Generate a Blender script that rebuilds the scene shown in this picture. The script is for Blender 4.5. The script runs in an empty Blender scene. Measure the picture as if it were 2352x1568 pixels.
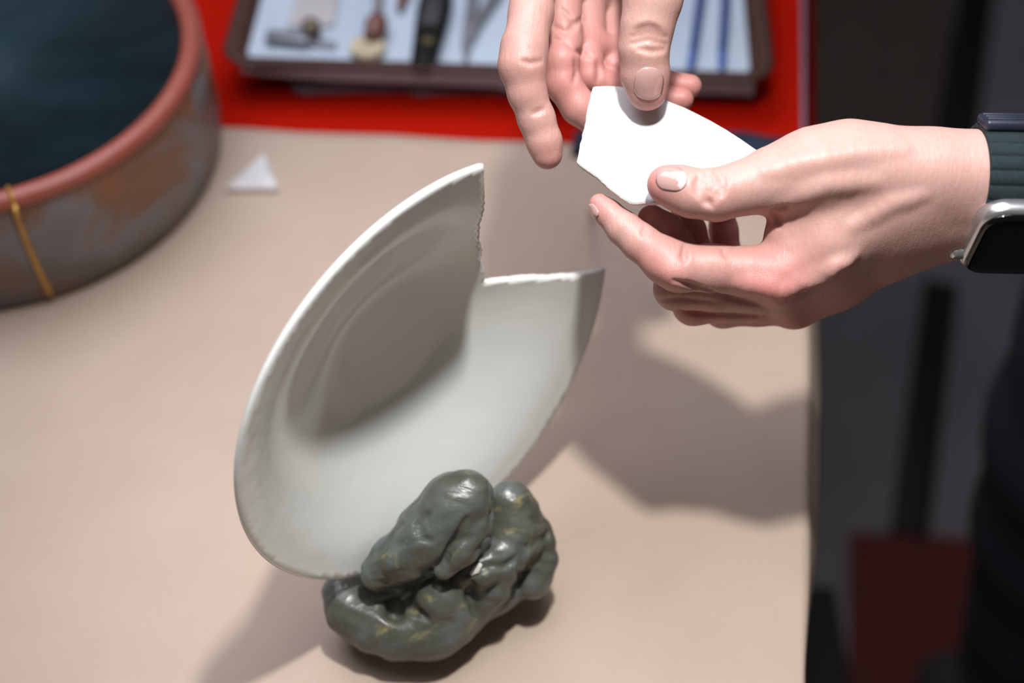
import bpy, bmesh, math, random
import numpy as np
from mathutils import Vector, Matrix
from mathutils.geometry import delaunay_2d_cdt

# ------------------------------------------------------------------ camera
FPX = 3267.0
TH = math.radians(50)
CAMP = np.array([0.0, 0.0, 0.62])
FW = np.array([0, math.cos(TH), -math.sin(TH)])
UP = np.array([0, math.sin(TH), math.cos(TH)])
RT = np.array([1.0, 0, 0])
scene = bpy.context.scene
cd = bpy.data.cameras.new('camera'); cam = bpy.data.objects.new('camera', cd)
scene.collection.objects.link(cam); scene.camera = cam
cam.location = CAMP.tolist(); cam.rotation_euler = (math.pi / 2 - TH, 0, 0)
cd.sensor_width = 36; cd.lens = 36 * FPX / 2352; cd.clip_start = 0.02; cd.clip_end = 50
cd.dof.use_dof = True; cd.dof.focus_distance = 0.605; cd.dof.aperture_fstop = 3.4

# ------------------------------------------------------------------ light
scene.view_settings.view_transform = 'Standard'; scene.view_settings.look = 'None'
scene.view_settings.exposure = 0.0; scene.view_settings.gamma = 1.0
scene.view_settings.use_curve_mapping = False
scene.cycles.use_denoising = True
scene.cycles.max_bounces = 8
w = bpy.data.worlds.new('room_air'); scene.world = w; w.use_nodes = True
w.node_tree.nodes['Background'].inputs[0].default_value = (1.0, 0.88, 0.78, 1)
w.node_tree.nodes['Background'].inputs[1].default_value = 0.095

def light(name, typ, loc, target, energy, col, **kw):
    l = bpy.data.lights.new(name, typ); l.energy = energy; l.color = col
    for k, v in kw.items(): setattr(l, k, v)
    o = bpy.data.objects.new(name, l); scene.collection.objects.link(o)
    o.location = loc
    o.rotation_euler = (Vector(target) - Vector(loc)).to_track_quat('-Z', 'Y').to_euler()
    return o
light('desk_lamp_light', 'SPOT', (0.050, 0.385, 0.80), (0.11, 0.33, 0.0), 22, (1.0, 0.98, 0.94),
      shadow_soft_size=0.022, spot_size=math.radians(76), spot_blend=1.0)
light('ceiling_panel_light', 'AREA', (-0.24, 0.93, 1.70), (0.12, 0.26, 0.0), 33, (0.92, 0.90, 1.0), shape='SQUARE', size=1.5)

# ------------------------------------------------------------------ helpers
def ray(px, py): return RT * (px - 1176) / FPX + UP * (784 - py) / FPX + FW
def PD(px, py, d): return CAMP + ray(px, py) * d                      # pixel + depth
def PZ(px, py, z=0.0):
    r = ray(px, py); return CAMP + r * (z - CAMP[2]) / r[2]           # pixel + height

def tag(o, label=None, cat=None, group=None, kind=None):
    if label: o['label'] = label
    if cat: o['category'] = cat
    if group: o['group'] = group
    if kind: o['kind'] = kind
    return o
def empty(name, loc, label, cat, group=None):
    o = bpy.data.objects.new(name, None); scene.collection.objects.link(o)
    o.location = [float(v) for v in loc]; o.empty_display_size = 0.02
    return tag(o, label, cat, group)
def link(name, me, mat, parent=None, smooth=True):
    o = bpy.data.objects.new(name, me); scene.collection.objects.link(o)
    if mat: me.materials.append(mat)
    if smooth and len(me.polygons): me.polygons.foreach_set('use_smooth', [True] * len(me.polygons))
    if parent is not None:
        o.parent = parent
        off = Vector((0, 0, 0)); p = parent
        while p is not None: off += Vector(p.location); p = p.parent
        me.transform(Matrix.Translation(-off))
    me.update()
    return o
def pydata(name, verts, faces, mat, parent=None, smooth=True):
    me = bpy.data.meshes.new(name)
    me.from_pydata([tuple(map(float, v)) for v in verts], [], [tuple(int(i) for i in f) for f in faces])
    me.validate()
    return link(name, me, mat, parent, smooth)
def frombm(name, bm, mat, parent=None, smooth=True):
    bmesh.ops.recalc_face_normals(bm, faces=bm.faces)
    me = bpy.data.meshes.new(name); bm.to_mesh(me); bm.free()
    return link(name, me, mat, parent, smooth)
def basis(o, x, y, z):
    m = Matrix.Identity(4)
    for i in range(3):
        m[i][0], m[i][1], m[i][2], m[i][3] = float(x[i]), float(y[i]), float(z[i]), float(o[i])
    return m
def box(bm, M, sx, sy, sz, bev=0.0, seg=3):
    t = bmesh.new(); bmesh.ops.create_cube(t, size=1.0)
    bmesh.ops.scale(t, vec=(sx, sy, sz), verts=t.verts)
    if bev: bmesh.ops.bevel(t, geom=t.edges[:], offset=bev, segments=seg, affect='EDGES', profile=0.5)
    t.transform(M); me = bpy.data.meshes.new('t'); t.to_mesh(me); t.free(); bm.from_mesh(me); bpy.data.meshes.remove(me)
def tube(bm, pts, rad, seg=14, flat=1.0, upv=(0, 0, 1)):
    """swept tube with hemispherical-ish ends; rad float or list; flat scales the vertical radius"""
    pts = [Vector([float(c) for c in p]) for p in pts]
    if not isinstance(rad, (list, tuple)): rad = [rad] * len(pts)
    rings = []
    upv = Vector(upv)
    for i, p in enumerate(pts):
        t = (pts[min(i + 1, len(pts) - 1)] - pts[max(i - 1, 0)]).normalized()
        s = t.cross(upv); s = s.normalized() if s.length > 1e-4 else Vector((1, 0, 0))
        u = s.cross(t).normalized()
        if i == 0 or i == len(pts) - 1:
            sg = -1 if i == 0 else 1
            steps = [(1.0, 0.25), (0.8, 0.7), (0.45, 1.0)]
            caps = [[bm.verts.new(p + t * sg * rad[i] * a * 0.9 * 1 + (s * math.cos(q) + u * flat * math.sin(q)) * rad[i] * b)
                     for q in [2 * math.pi * k / seg for k in range(seg)]] for a, b in steps]
            ring = [bm.verts.new(p + (s * math.cos(q) + u * flat * math.sin(q)) * rad[i]) for q in [2 * math.pi * k / seg for k in range(seg)]]
            rings += (caps + [ring]) if i == 0 else ([ring] + caps[::-1])
        else:
            rings.append([bm.verts.new(p + (s * math.cos(q) + u * flat * math.sin(q)) * rad[i]) for q in [2 * math.pi * k / seg for k in range(seg)]])
    for a, b in zip(rings, rings[1:]):
        for k in range(seg):
            bm.faces.new((a[k], a[(k + 1) % seg], b[(k + 1) % seg], b[k]))
    bm.faces.new(rings[0][::-1]); bm.faces.new(rings[-1])
def lathe(bm, prof, c, seg=96):
    rings = []
    for r, z in prof:
        rings.append([bm.verts.new((c[0] + r * math.cos(2 * math.pi * k / seg), c[1] + r * math.sin(2 * math.pi * k / seg), c[2] + z)) for k in range(seg)])
    for a, b in zip(rings, rings[1:]):
        for k in range(seg): bm.faces.new((a[k], a[(k + 1) % seg], b[(k + 1) % seg], b[k]))
    bm.faces.new(rings[0][::-1]); bm.faces.new(rings[-1])

# ------------------------------------------------------------------ materials
class NT:
    def __init__(s, name):
        s.m = bpy.data.materials.new(name); s.m.use_nodes = True
        s.n = s.m.node_tree.nodes; s.l = s.m.node_tree.links; s.b = s.n['Principled BSDF']
        s.tc = s.n.new('ShaderNodeTexCoord')
    def set(s, k, v): s.b.inputs[k].default_value = v
    def lk(s, a, b): s.l.new(a, b)
    def noise(s, scale, detail=4, rough=0.55, vec=None, dist=0.0):
        n = s.n.new('ShaderNodeTexNoise'); n.inputs['Scale'].default_value = scale
        n.inputs['Detail'].default_value = detail; n.inputs['Roughness'].default_value = rough
        n.inputs['Distortion'].default_value = dist
        s.lk(vec if vec is not None else s.tc.outputs['Object'], n.inputs['Vector']); return n.outputs['Fac']
    def ramp(s, fac, stops):
        r = s.n.new('ShaderNodeValToRGB'); e = r.color_ramp.elements
        while len(e) < len(stops): e.new(0.5)
        for q, (p, c) in zip(e, stops): q.position = p; q.color = (*c, 1) if len(c) == 3 else c
        s.lk(fac, r.inputs['Fac']); return r.outputs['Color']
    def mix(s, fac, a, b, mode='MIX'):
        x = s.n.new('ShaderNodeMix'); x.data_type = 'RGBA'; x.blend_type = mode
        for sock, v in ((x.inputs[0], fac), (x.inputs[6], a), (x.inputs[7], b)):
            if hasattr(v, 'is_linked') or isinstance(v, bpy.types.NodeSocket): s.lk(v, sock)
            elif isinstance(v, (int, float)): sock.default_value = v
            else: sock.default_value = (*v, 1)
        return x.outputs[2]
    def bump(s, h, strength, dist, prev=None):
        b = s.n.new('ShaderNodeBump'); b.inputs['Strength'].default_value = strength; b.inputs['Distance'].default_value = dist
        s.lk(h, b.inputs['Height'])
        if prev is not None: s.lk(prev, b.inputs['Normal'])
        s.lk(b.outputs[0], s.b.inputs['Normal']); return b.outputs[0]
def S(r, g, b):
    f = lambda c: (c / 255 / 12.92) if c / 255 <= 0.04045 else ((c / 255 + 0.055) / 1.055) ** 2.4
    return (f(r), f(g), f(b))
def plain(name, col, rough=0.5, metal=0.0, var=0.12, nscale=60, bump=0.0, spec=0.5, coat=0.0):
    t = NT(name)
    c = t.mix(t.ramp(t.noise(nscale), [(0.35, (0, 0, 0)), (0.65, (1, 1, 1))]), [v * (1 - var) for v in col], [min(1, v * (1 + var)) for v in col])
    t.lk(c, t.b.inputs['Base Color']); t.set('Roughness', rough); t.set('Metallic', metal)
    t.set('Specular IOR Level', spec); t.set('Coat Weight', coat)
    if bump: t.bump(t.noise(nscale * 6), bump, 0.001)
    return t.m

def mat_paper():
    t = NT('kraft_paper')
    big = t.noise(9, 4, 0.6); fine = t.noise(900, 3, 0.6)
    c = t.ramp(big, [(0.3, (0.415, 0.322, 0.258)), (0.7, (0.468, 0.374, 0.306))])
    c = t.mix(0.10, c, t.ramp(fine, [(0.3, (0.35, 0.25, 0.19)), (0.7, (0.75, 0.6, 0.45))]))
    t.lk(c, t.b.inputs['Base Color']); t.set('Roughness', 0.62); t.set('Specular IOR Level', 0.35)
    n = t.bump(t.noise(22, 3, 0.5), 0.25, 0.004); t.bump(fine, 0.15, 0.0004, n)
    return t.m
def mat_glaze_white(name='white_glaze', rough=0.16):
    t = NT(name)
    n = t.noise(28, 3, 0.5)
    c = t.mix(n, (0.83, 0.87, 0.85), (0.865, 0.905, 0.89))
    sp = t.n.new('ShaderNodeTexVoronoi'); sp.inputs['Scale'].default_value = 210
    t.lk(t.tc.outputs['Object'], sp.inputs['Vector'])
    speck = t.ramp(sp.outputs['Distance'], [(0.0, (1, 1, 1)), (0.045, (0, 0, 0))])
    gate = t.ramp(t.noise(160, 1), [(0.6, (0, 0, 0)), (0.66, (1, 1, 1))])
    c = t.mix(t.mix(1.0, speck, gate, 'MULTIPLY'), c, (0.30, 0.24, 0.18))
    t.lk(c, t.b.inputs['Base Color']); t.set('Roughness', rough); t.set('Specular IOR Level', 0.5)
    nn = t.bump(t.noise(30, 3, 0.55), 0.14, 0.004); t.bump(t.noise(260, 2), 0.06, 0.0006, nn)
    return t.m
def mat_bisque():
    return plain('bisque_edge', (0.80, 0.79, 0.75), 0.8, var=0.05, nscale=300, bump=0.5)
def mat_clay():
    t = NT('grey_green_clay')
    n = t.noise(26, 4, 0.6, dist=0.6)
    c = t.ramp(n, [(0.28, (0.058, 0.056, 0.042)), (0.5, (0.098, 0.108, 0.090)), (0.72, (0.135, 0.168, 0.172))])
    y = t.ramp(t.noise(42, 3, 0.6, dist=1.6), [(0.61, (0, 0, 0)), (0.72, (1, 1, 1))])
    c = t.mix(t.mix(0.6, (0, 0, 0), y), c, (0.33, 0.29, 0.10))
    t.lk(c, t.b.inputs['Base Color'])
    t.lk(t.ramp(t.noise(60), [(0.3, (0.24,) * 3), (0.7, (0.46,) * 3)]), t.b.inputs['Roughness'])
    nn = t.bump(t.noise(60, 4, 0.5, dist=1.2), 0.5, 0.0026); t.bump(t.noise(420, 3), 0.25, 0.0004, nn)
    return t.m
def mat_skin():
    t = NT('skin')
    at = t.n.new('ShaderNodeAttribute'); at.attribute_name = 'flush'
    n = t.noise(75, 4, 0.6); n2 = t.noise(420, 3, 0.6)
    base = t.mix(n, (0.53, 0.305, 0.262), (0.575, 0.375, 0.335))
    pink = t.mix(n, (0.54, 0.205, 0.185), (0.58, 0.27, 0.25))
    c = t.mix(at.outputs['Fac'], base, pink)
    c = t.mix(t.mix(0.20, (0, 0, 0), t.ramp(n2, [(0.45, (0, 0, 0)), (0.7, (1, 1, 1))])), c, (0.50, 0.22, 0.17))
    t.lk(c, t.b.inputs['Base Color']); t.set('Roughness', 0.46); t.set('Specular IOR Level', 0.45)
    t.set('Subsurface Weight', 0.32); t.set('Subsurface Radius', (1.0, 0.35, 0.18)); t.set('Subsurface Scale', 0.0045)
    v = t.n.new('ShaderNodeTexVoronoi'); v.inputs['Scale'].default_value = 900; v.feature = 'DISTANCE_TO_EDGE'
    t.lk(t.tc.outputs['Object'], v.inputs['Vector'])
    wv = t.n.new('ShaderNodeMapping'); wv.inputs['Scale'].default_value = (3.2, 0.7, 0.7)
    t.lk(t.tc.outputs['Object'], wv.inputs['Vector'])
    nn = t.bump(t.noise(230, 4, 0.6, vec=wv.outputs[0]), 0.35, 0.0008)
    t.bump(v.outputs['Distance'], 0.35, 0.00025, nn)
    return t.m
def mat_bowl_out():
    t = NT('mottled_bowl_glaze')
    n = t.noise(13, 3, 0.5, dist=0.5)
    sep = t.n.new('ShaderNodeSeparateXYZ'); t.lk(t.tc.outputs['Object'], sep.inputs[0])
    add = t.n.new('ShaderNodeMath'); add.operation = 'MULTIPLY_ADD'; add.inputs[1].default_value = 4.2; 
    t.lk(sep.outputs[2], add.inputs[0]); t.lk(n, add.inputs[2])
    c = t.ramp(add.outputs[0], [(0.60, (0.125, 0.115, 0.115)), (0.80, (0.19, 0.175, 0.18)), (0.86, (0.20, 0.105, 0.065)), (0.96, (0.25, 0.10, 0.05))])
    c2 = t.ramp(t.noise(22, 2, 0.5), [(0.60, (0, 0, 0)), (0.68, (1, 1, 1))])
    c = t.mix(t.mix(0.55, (0, 0, 0), c2), c, (0.20, 0.095, 0.055))
    t.lk(c, t.b.inputs['Base Color']); t.set('Roughness', 0.42)
    t.bump(t.noise(60, 3), 0.3, 0.002); return t.m

M_paper = mat_paper(); M_white = mat_glaze_white(); M_bisque = mat_bisque(); M_clay = mat_clay(); M_skin = mat_skin()
M_red = plain('red_cloth', (0.42, 0.007, 0.001), 0.95, var=0.08, nscale=300, bump=0.4, spec=0.08)
M_tray = plain('brown_plastic', (0.060, 0.028, 0.022), 0.5, var=0.1, spec=0.3)
M_towel = plain('white_paper_liner', (0.46, 0.56, 0.66), 0.8, var=0.04, nscale=25, bump=0.2)
M_navy = plain('navy_cloth', (0.010, 0.018, 0.045), 0.8, var=0.2, nscale=200, bump=0.3)
M_jeans = plain('dark_denim', (0.006, 0.010, 0.019), 0.9, var=0.25, nscale=300, bump=0.4)
M_shirt = plain('black_knit', (0.012, 0.013, 0.016), 0.9, var=0.2, nscale=300, bump=0.4)
M_black = plain('black_plastic', (0.004, 0.004, 0.005), 0.55, var=0.2, spec=0.2)
M_gold = plain('gold_seam', (0.50, 0.27, 0.055), 0.33, metal=0.35, var=0.15, nscale=120, bump=0.3)
M_floor = plain('grey_floor', (0.080, 0.077, 0.086), 0.7, var=0.12, nscale=7, bump=0.1)
M_wood = plain('dark_table_wood', (0.05, 0.03, 0.02), 0.5, var=0.25, nscale=18)

# ------------------------------------------------------------------ implicit surfaces
def prim_dist(P, a, b, r1, r2):
    """round cone distance (approx.) for points P (...,3)"""
    ba = (b - a).astype(np.float32); L2 = float(ba @ ba)
    pa = P - a.astype(np.float32)
    h = np.clip((pa @ ba) / max(L2, 1e-12), 0, 1)
    q = pa - h[..., None] * ba
    return np.sqrt((q * q).sum(-1)) - (r1 + (r2 - r1) * h)
def smin(a, b, k):
    h = np.maximum(k - np.abs(a - b), 0) / k
    return np.minimum(a, b) - h * h * k * 0.25
def smax(a, b, k): return -smin(-a, -b, k)
class Field:
    """list of groups: each group is (chains, k_inside, k_join); chain = list of (pos, r)"""
    def __init__(s): s.ops = []
    def add(s, chains, kin, kjoin, mode='add'): s.ops.append((chains, kin, kjoin, mode)); return s
    def at(s, P):
        P = P.astype(np.float32); F = np.full(P.shape[:-1], 0.05, np.float32)
        for chains, kin, kj, mode in s.ops:
            G = np.full(P.shape[:-1], 0.05, np.float32)
            for ch in chains:
                for (a, r1), (b, r2) in zip(ch, ch[1:]): G = smin(G, prim_dist(P, a, b, r1, r2), kin)
            F = smin(F, G, kj) if mode == 'add' else smax(F, -G, kj)
        return F
    def grid(s, lo, hi, h):
        n = np.ceil((hi - lo) / h).astype(int) + 1
        ax = [(lo[i] + np.arange(n[i]) * h).astype(np.float32) for i in range(3)]
        F = np.full(n, 0.05, np.float32)
        for chains, kin, kj, mode in s.ops:
            G = np.full(n, 0.05, np.float32); glo = n.copy(); ghi = np.zeros(3, int)
            for ch in chains:
                for (a, r1), (b, r2) in zip(ch, ch[1:]):
                    R = max(r1, r2) + kin + kj + 2 * h
                    i0 = np.clip(np.floor((np.minimum(a, b) - R - lo) / h).astype(int), 0, n)
                    i1 = np.clip(np.ceil((np.maximum(a, b) + R - lo) / h).astype(int) + 1, 0, n)
                    if (i1 <= i0).any(): continue
                    sl = tuple(slice(i0[k], i1[k]) for k in range(3))
                    X, Y, Z = np.meshgrid(*[ax[k][sl[k]] for k in range(3)], indexing='ij')
                    ba = b - a; L2 = max(float(ba @ ba), 1e-12)
                    X = X - np.float32(a[0]); Y = Y - np.float32(a[1]); Z = Z - np.float32(a[2])
                    t = np.clip((X * np.float32(ba[0]) + Y * np.float32(ba[1]) + Z * np.float32(ba[2])) / np.float32(L2), 0, 1)
                    X -= t * np.float32(ba[0]); Y -= t * np.float32(ba[1]); Z -= t * np.float32(ba[2])
                    d = np.sqrt(X * X + Y * Y + Z * Z) - (np.float32(r1) + np.float32(r2 - r1) * t)
                    G[sl] = smin(G[sl], d, kin)
                    glo = np.minimum(glo, i0); ghi = np.maximum(ghi, i1)
            sl = tuple(slice(glo[k], max(ghi[k], glo[k])) for k in range(3))
            F[sl] = smin(F[sl], G[sl], kj) if mode == 'add' else smax(F[sl], -G[sl], kj)
        return F
    def normal(s, P, e=4e-4):
        g = np.stack([s.at(P + np.eye(3)[i] * e) - s.at(P - np.eye(3)[i] * e) for i in range(3)], -1)
        return g / np.maximum(np.linalg.norm(g, axis=-1, keepdims=True), 1e-9)
    def hit(s, px, py, d0=0.5, steps=60):
        r = np.stack([ray(x, y) for x, y in zip(np.ravel(px), np.ravel(py))]); rn = r / np.linalg.norm(r, axis=1, keepdims=True)
        t = np.full(len(r), d0)
        for _ in range(steps): t = t + np.clip(s.at(CAMP + rn * t[:, None]), -0.01, 0.02) * 0.9
        return CAMP + rn * t[:, None]
def surface_nets(F, lo, h):
    ins = F < 0; n = F.shape
    cs = np.zeros((n[0] - 1, n[1] - 1, n[2] - 1), np.int8)
    for dx in (0, 1):
        for dy in (0, 1):
            for dz in (0, 1): cs += ins[dx:n[0] - 1 + dx, dy:n[1] - 1 + dy, dz:n[2] - 1 + dz]
    act = (cs > 0) & (cs < 8); idx = np.argwhere(act)
    vid = np.full(act.shape, -1, np.int64); vid[act] = np.arange(len(idx))
    acc = np.zeros((len(idx), 3)); cnt = np.zeros(len(idx))
    corners = [np.array(c) for c in np.ndindex(2, 2, 2)]
    for a in corners:
        for ax in range(3):
            if a[ax]: continue
            b = a.copy(); b[ax] = 1
            fa = F[tuple((idx + a).T)]; fb = F[tuple((idx + b).T)]
            m = (fa < 0) != (fb < 0)
            t = np.where(m, fa / np.where(np.abs(fa - fb) < 1e-12, 1, fa - fb), 0)
            p = a + (b - a) * t[:, None]
            acc[m] += p[m]; cnt[m] += 1
    V = lo + (idx + acc / np.maximum(cnt, 1)[:, None]) * h
    faces = []
    for ax in range(3):
        u, v = (ax + 1) % 3, (ax + 2) % 3
        A = [slice(None)] * 3; B = [slice(None)] * 3; A[ax] = slice(0, -1); B[ax] = slice(1, None)
        for k in (u, v): A[k] = slice(1, -1); B[k] = slice(1, -1)
        a_in = ins[tuple(A)]; b_in = ins[tuple(B)]
        e = np.argwhere(a_in != b_in)
        if not len(e): continue
        flip = a_in[tuple(e.T)]
        base = e.copy(); base[:, u] += 1; base[:, v] += 1
        def cid(du, dv):
            q = base.copy(); q[:, u] -= du; q[:, v] -= dv; return vid[tuple(q.T)]
        quad = np.stack([cid(1, 1), cid(0, 1), cid(0, 0), cid(1, 0)], 1)
        quad[~flip] = quad[~flip][:, ::-1]; faces.append(quad)
    return V, np.concatenate(faces)
def field_mesh(name, fld, lo, hi, h, mat, parent, relax=2, flush=None):
    F = fld.grid(lo, hi, h); V, Q = surface_nets(F, lo, h)
    E = np.concatenate([Q[:, [0, 1]], Q[:, [1, 2]], Q[:, [2, 3]], Q[:, [3, 0]]])
    for _ in range(relax):
        s = np.zeros_like(V); c = np.zeros(len(V))
        for i, j in ((0, 1), (1, 0)):
            for k in range(3): s[:, k] += np.bincount(E[:, i], V[E[:, j], k], len(V))
            c += np.bincount(E[:, i], minlength=len(V))
        V = V * 0.5 + 0.5 * s / np.maximum(c, 1)[:, None]
    me = bpy.data.meshes.new(name)
    me.vertices.add(len(V)); me.vertices.foreach_set('co', V.astype(np.float32).ravel())
    me.loops.add(len(Q) * 4); me.loops.foreach_set('vertex_index', Q.astype(np.int32).ravel())
    me.polygons.add(len(Q)); me.polygons.foreach_set('loop_start', np.arange(len(Q), dtype=np.int32) * 4)
    me.update(calc_edges=True); me.validate()
    if flush is not None:
        val = np.zeros(len(V), np.float32)
        for c, r, wgt in flush: val = np.maximum(val, wgt * np.exp(-((V - c) ** 2).sum(1) / (r * r)).astype(np.float32))
        at = me.attributes.new('flush', 'FLOAT', 'POINT'); at.data.foreach_set('value', val)
    return link(name, me, mat, parent)
def chain(lst):
    """(px, py, radius in px, depth)"""
    return [(PD(x, y, d), r * d / FPX) for x, y, r, d in lst]

# ================================================================== STRUCTURE
FZ = -0.74
def slab(name, corners, z0, z1, mat, parent=None):
    v = [(x, y, z0) for x, y in corners] + [(x, y, z1) for x, y in corners]; n = len(corners)
    f = [list(range(n))[::-1], list(range(n, 2 * n))] + [[i, (i + 1) % n, n + (i + 1) % n, n + i] for i in range(n)]
    return pydata(name, v, f, mat, parent, smooth=False)
tag(slab('floor', [(-2.6, -1.2), (2.4, -1.2), (2.4, 3.4), (-2.6, 3.4)], FZ - 0.05, FZ, M_floor), kind='structure')
M_wall = plain('dark_wall_paint', (0.06, 0.058, 0.058), 0.8, var=0.06, nscale=5)
tag(slab('wall_back', [(-2.6, 3.4), (2.4, 3.4), (2.4, 3.5), (-2.6, 3.5)], FZ, 2.1, M_wall), kind='structure')

# table
def tx(y): return 0.137 + 0.1294 * (y - 0.309)           # right edge of the table
tb = empty('work_table', (-0.3, 0.5, FZ), 'dark wooden work table covered by brown kraft paper and red cloth', 'table')
slab('table_top', [(-0.85, -0.12), (tx(-0.12), -0.12), (tx(1.25), 1.25), (-0.85, 1.25)], -0.034, -0.0022, M_wood, tb)
for x, y in ((-0.80, -0.06), (tx(-0.06) - 0.05, -0.06), (tx(1.2) - 0.05, 1.19), (-0.80, 1.19)):
    bm = bmesh.new(); box(bm, Matrix.Translation((x, y, (FZ - 0.034) / 2)), 0.05, 0.05, -FZ - 0.034, 0.003); frombm('leg', bm, M_wood, tb, False)

# paper boundary with the red cloth
pA, pB = PZ(468, 291)[:2], PZ(1310, 331)[:2]
def by(x): return pA[1] + (pB[1] - pA[1]) / (pB[0] - pA[0]) * (x - pA[0])
def sheet_over_edge(name, y0, y1, z, drop, mat, wavy, seed, parent=None, xl=-0.84, fun_far=None, ny=90, th=0.0006):
    rnd = random.Random(seed); V = []; F = []
    prof = [(xl, 0)] + [(xl + (1 - xl * 0) * 0, 0)] * 0
    offs = [('l', t) for t in np.linspace(0, 1, 30)] + [('r', a) for a in np.linspace(0.15, 1, 8)] + [('d', q) for q in np.linspace(0.2, 1, 8)]
    R = 0.0028
    for j in range(ny + 1):
        s = j / ny
        for kind, q in offs:
            X0 = xl
            yy = y0 + (y1 - y0) * s
            xe = tx(yy) + 0.0008
            ramp = max(0, min(1, (yy - 0.32) / 0.12)); flare = 0.25 * ramp + 0.13 * ramp
            wv = wavy * (0.5 + 0.5 * math.sin(yy * 23 + seed) * math.sin(yy * 9.3 + 1.7)) * max(0, min(1, (yy - 0.33) / 0.08))
            if kind == 'l':
                x = X0 + (xe - R - X0) * q ** 0.8; zz = z; y = yy
            elif kind == 'r':
                an = q * math.pi / 2; x = xe - R + (R + wv * q) * math.sin(an); zz = z - R * (1 - math.cos(an)); y = yy
            else:
                x = xe + wv * (1 - 0.3 * q * q) + flare * drop * q; zz = z - R - drop * q; y = yy
            if fun_far is not None:
                ye = fun_far(x); y = y0 + (ye - y0) * s
                if kind == 'l': y = y0 + (ye - y0) * s
            V.append((x, y, zz))
    n = len(offs)
    for j in range(ny):
        for i in range(n - 1): F.append((j * n + i, j * n + i + 1, (j + 1) * n + i + 1, (j + 1) * n + i))
    o = pydata(name, V, F, mat, parent)
    m = o.modifiers.new('thick', 'SOLIDIFY'); m.thickness = th; m.offset = -1
    return o
paper = sheet_over_edge('kraft_paper', -0.10, 0.70, 0.0, 0.030, M_paper, 0.0042, 3, fun_far=lambda x: by(x) + 0.0008 * math.sin(x * 60))
tag(paper, 'brown kraft paper covering the near part of the table, folded over its right edge', 'paper')
cloth = empty('red_cloth', (-0.3, 0.95, -0.0018), 'bright red cloth on the far part of the table under the brown tray', 'tablecloth')
c_ = sheet_over_edge('cloth_sheet', 0.655, 1.24, -0.0010, 0.05, M_red, 0.002, 5, cloth, ny=40, th=0.0008)
hem = []
bm = bmesh.new(); tube(bm, [(tx(y) + 0.0022, y, -0.002) for y in np.linspace(0.69, 1.2, 12)], 0.0016, 8)
frombm('hem', bm, plain('lilac_hem', (0.22, 0.16, 0.22), 0.7), cloth)

# navy cloth strip between paper and red cloth
q0, q1, q2, q3 = PZ(1312, 362), PZ(1322, 308), PZ(1826, 318), PZ(1826, 372)
bm = bmesh.new(); N_ = 40; rows = []
for i in range(N_ + 1):
    t = i / N_; a = q0 + (q3 - q0) * t; b = q1 + (q2 - q1) * t
    prof = []
    for s, z in ((0, 0.0004), (0.02, 0.003), (0.12, 0.0052), (0.4, 0.0062), (0.7, 0.0056), (0.93, 0.0045), (0.99, 0.003), (1, 0.0004)):
        p = a + (b - a) * s; prof.append(bm.verts.new((p[0], p[1] + 0.0015 * math.sin(t * 9 + s * 2), z + (0.0012 * math.sin(t * 21 + s * 5) if z > 0.002 else 0))))
    rows.append(prof)
for a, b in zip(rows, rows[1:]):
    for k in range(8): bm.faces.new((a[k], a[(k + 1) % 8], b[(k + 1) % 8], b[k]))
bm.faces.new(rows[0][::-1]); bm.faces.new(rows[-1])
tag(frombm('folded_cloth', bm, M_navy), 'folded navy cloth strip along the front edge of the red cloth', 'cloth')

# ================================================================== BOWL
BC = (-0.3215, 0.6745, 0.0)
bowl = empty('ceramic_bowl', (BC[0], BC[1], 0.0002), 'large round straight-walled bowl with mottled grey and orange outside, dark teal inside', 'bowl')
bm = bmesh.new()
lathe(bm, [(0.02, 0.0), (0.120, 0.0), (0.131, 0.0015), (0.1355, 0.005), (0.1368, 0.02), (0.1362, 0.05), (0.1348, 0.0765), (0.1335, 0.0768), (0.124, 0.0768), (0.122, 0.074), (0.122, 0.04), (0.02, 0.02)], BC, 160)
frombm('wall', bm, mat_bowl_out(), bowl)
bm = bmesh.new()
lathe(bm, [(0.1335, 0.0745), (0.1352, 0.0758), (0.1357, 0.0785), (0.1345, 0.0815), (0.1315, 0.0835), (0.1275, 0.0838), (0.1240, 0.0820), (0.1228, 0.079), (0.1232, 0.0755)], BC, 160)
rimm = NT('orange_rim_clay'); rimm.lk(rimm.mix(rimm.noise(40), (0.30, 0.070, 0.045), (0.38, 0.105, 0.075)), rimm.b.inputs['Base Color']); rimm.set('Roughness', 0.4); rimm.bump(rimm.noise(90), 0.25, 0.002)
tag(frombm('rim', bm, rimm.m, bowl), 'orange-red rounded rim')
bm = bmesh.new()
lathe(bm, [(0.1226, 0.0795), (0.1210, 0.078), (0.1200, 0.07), (0.1190, 0.03), (0.116, 0.018), (0.105, 0.0105), (0.08, 0.0085), (0.002, 0.008)], BC, 128)
ti = NT('dark_teal_glaze'); ti.lk(ti.ramp(ti.noise(11, 4, 0.6, dist=0.6), [(0.3, (0.005, 0.017, 0.018)), (0.55, (0.012, 0.038, 0.054)), (0.8, (0.03, 0.062, 0.083))]), ti.b.inputs['Base Color']); ti.set('Roughness', 0.7); ti.set('Specular IOR Level', 0.3); ti.bump(ti.noise(30), 0.3, 0.003)
tag(frombm('glazed_lining', bm, ti.m, bowl), 'dark teal glazed inside')
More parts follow.
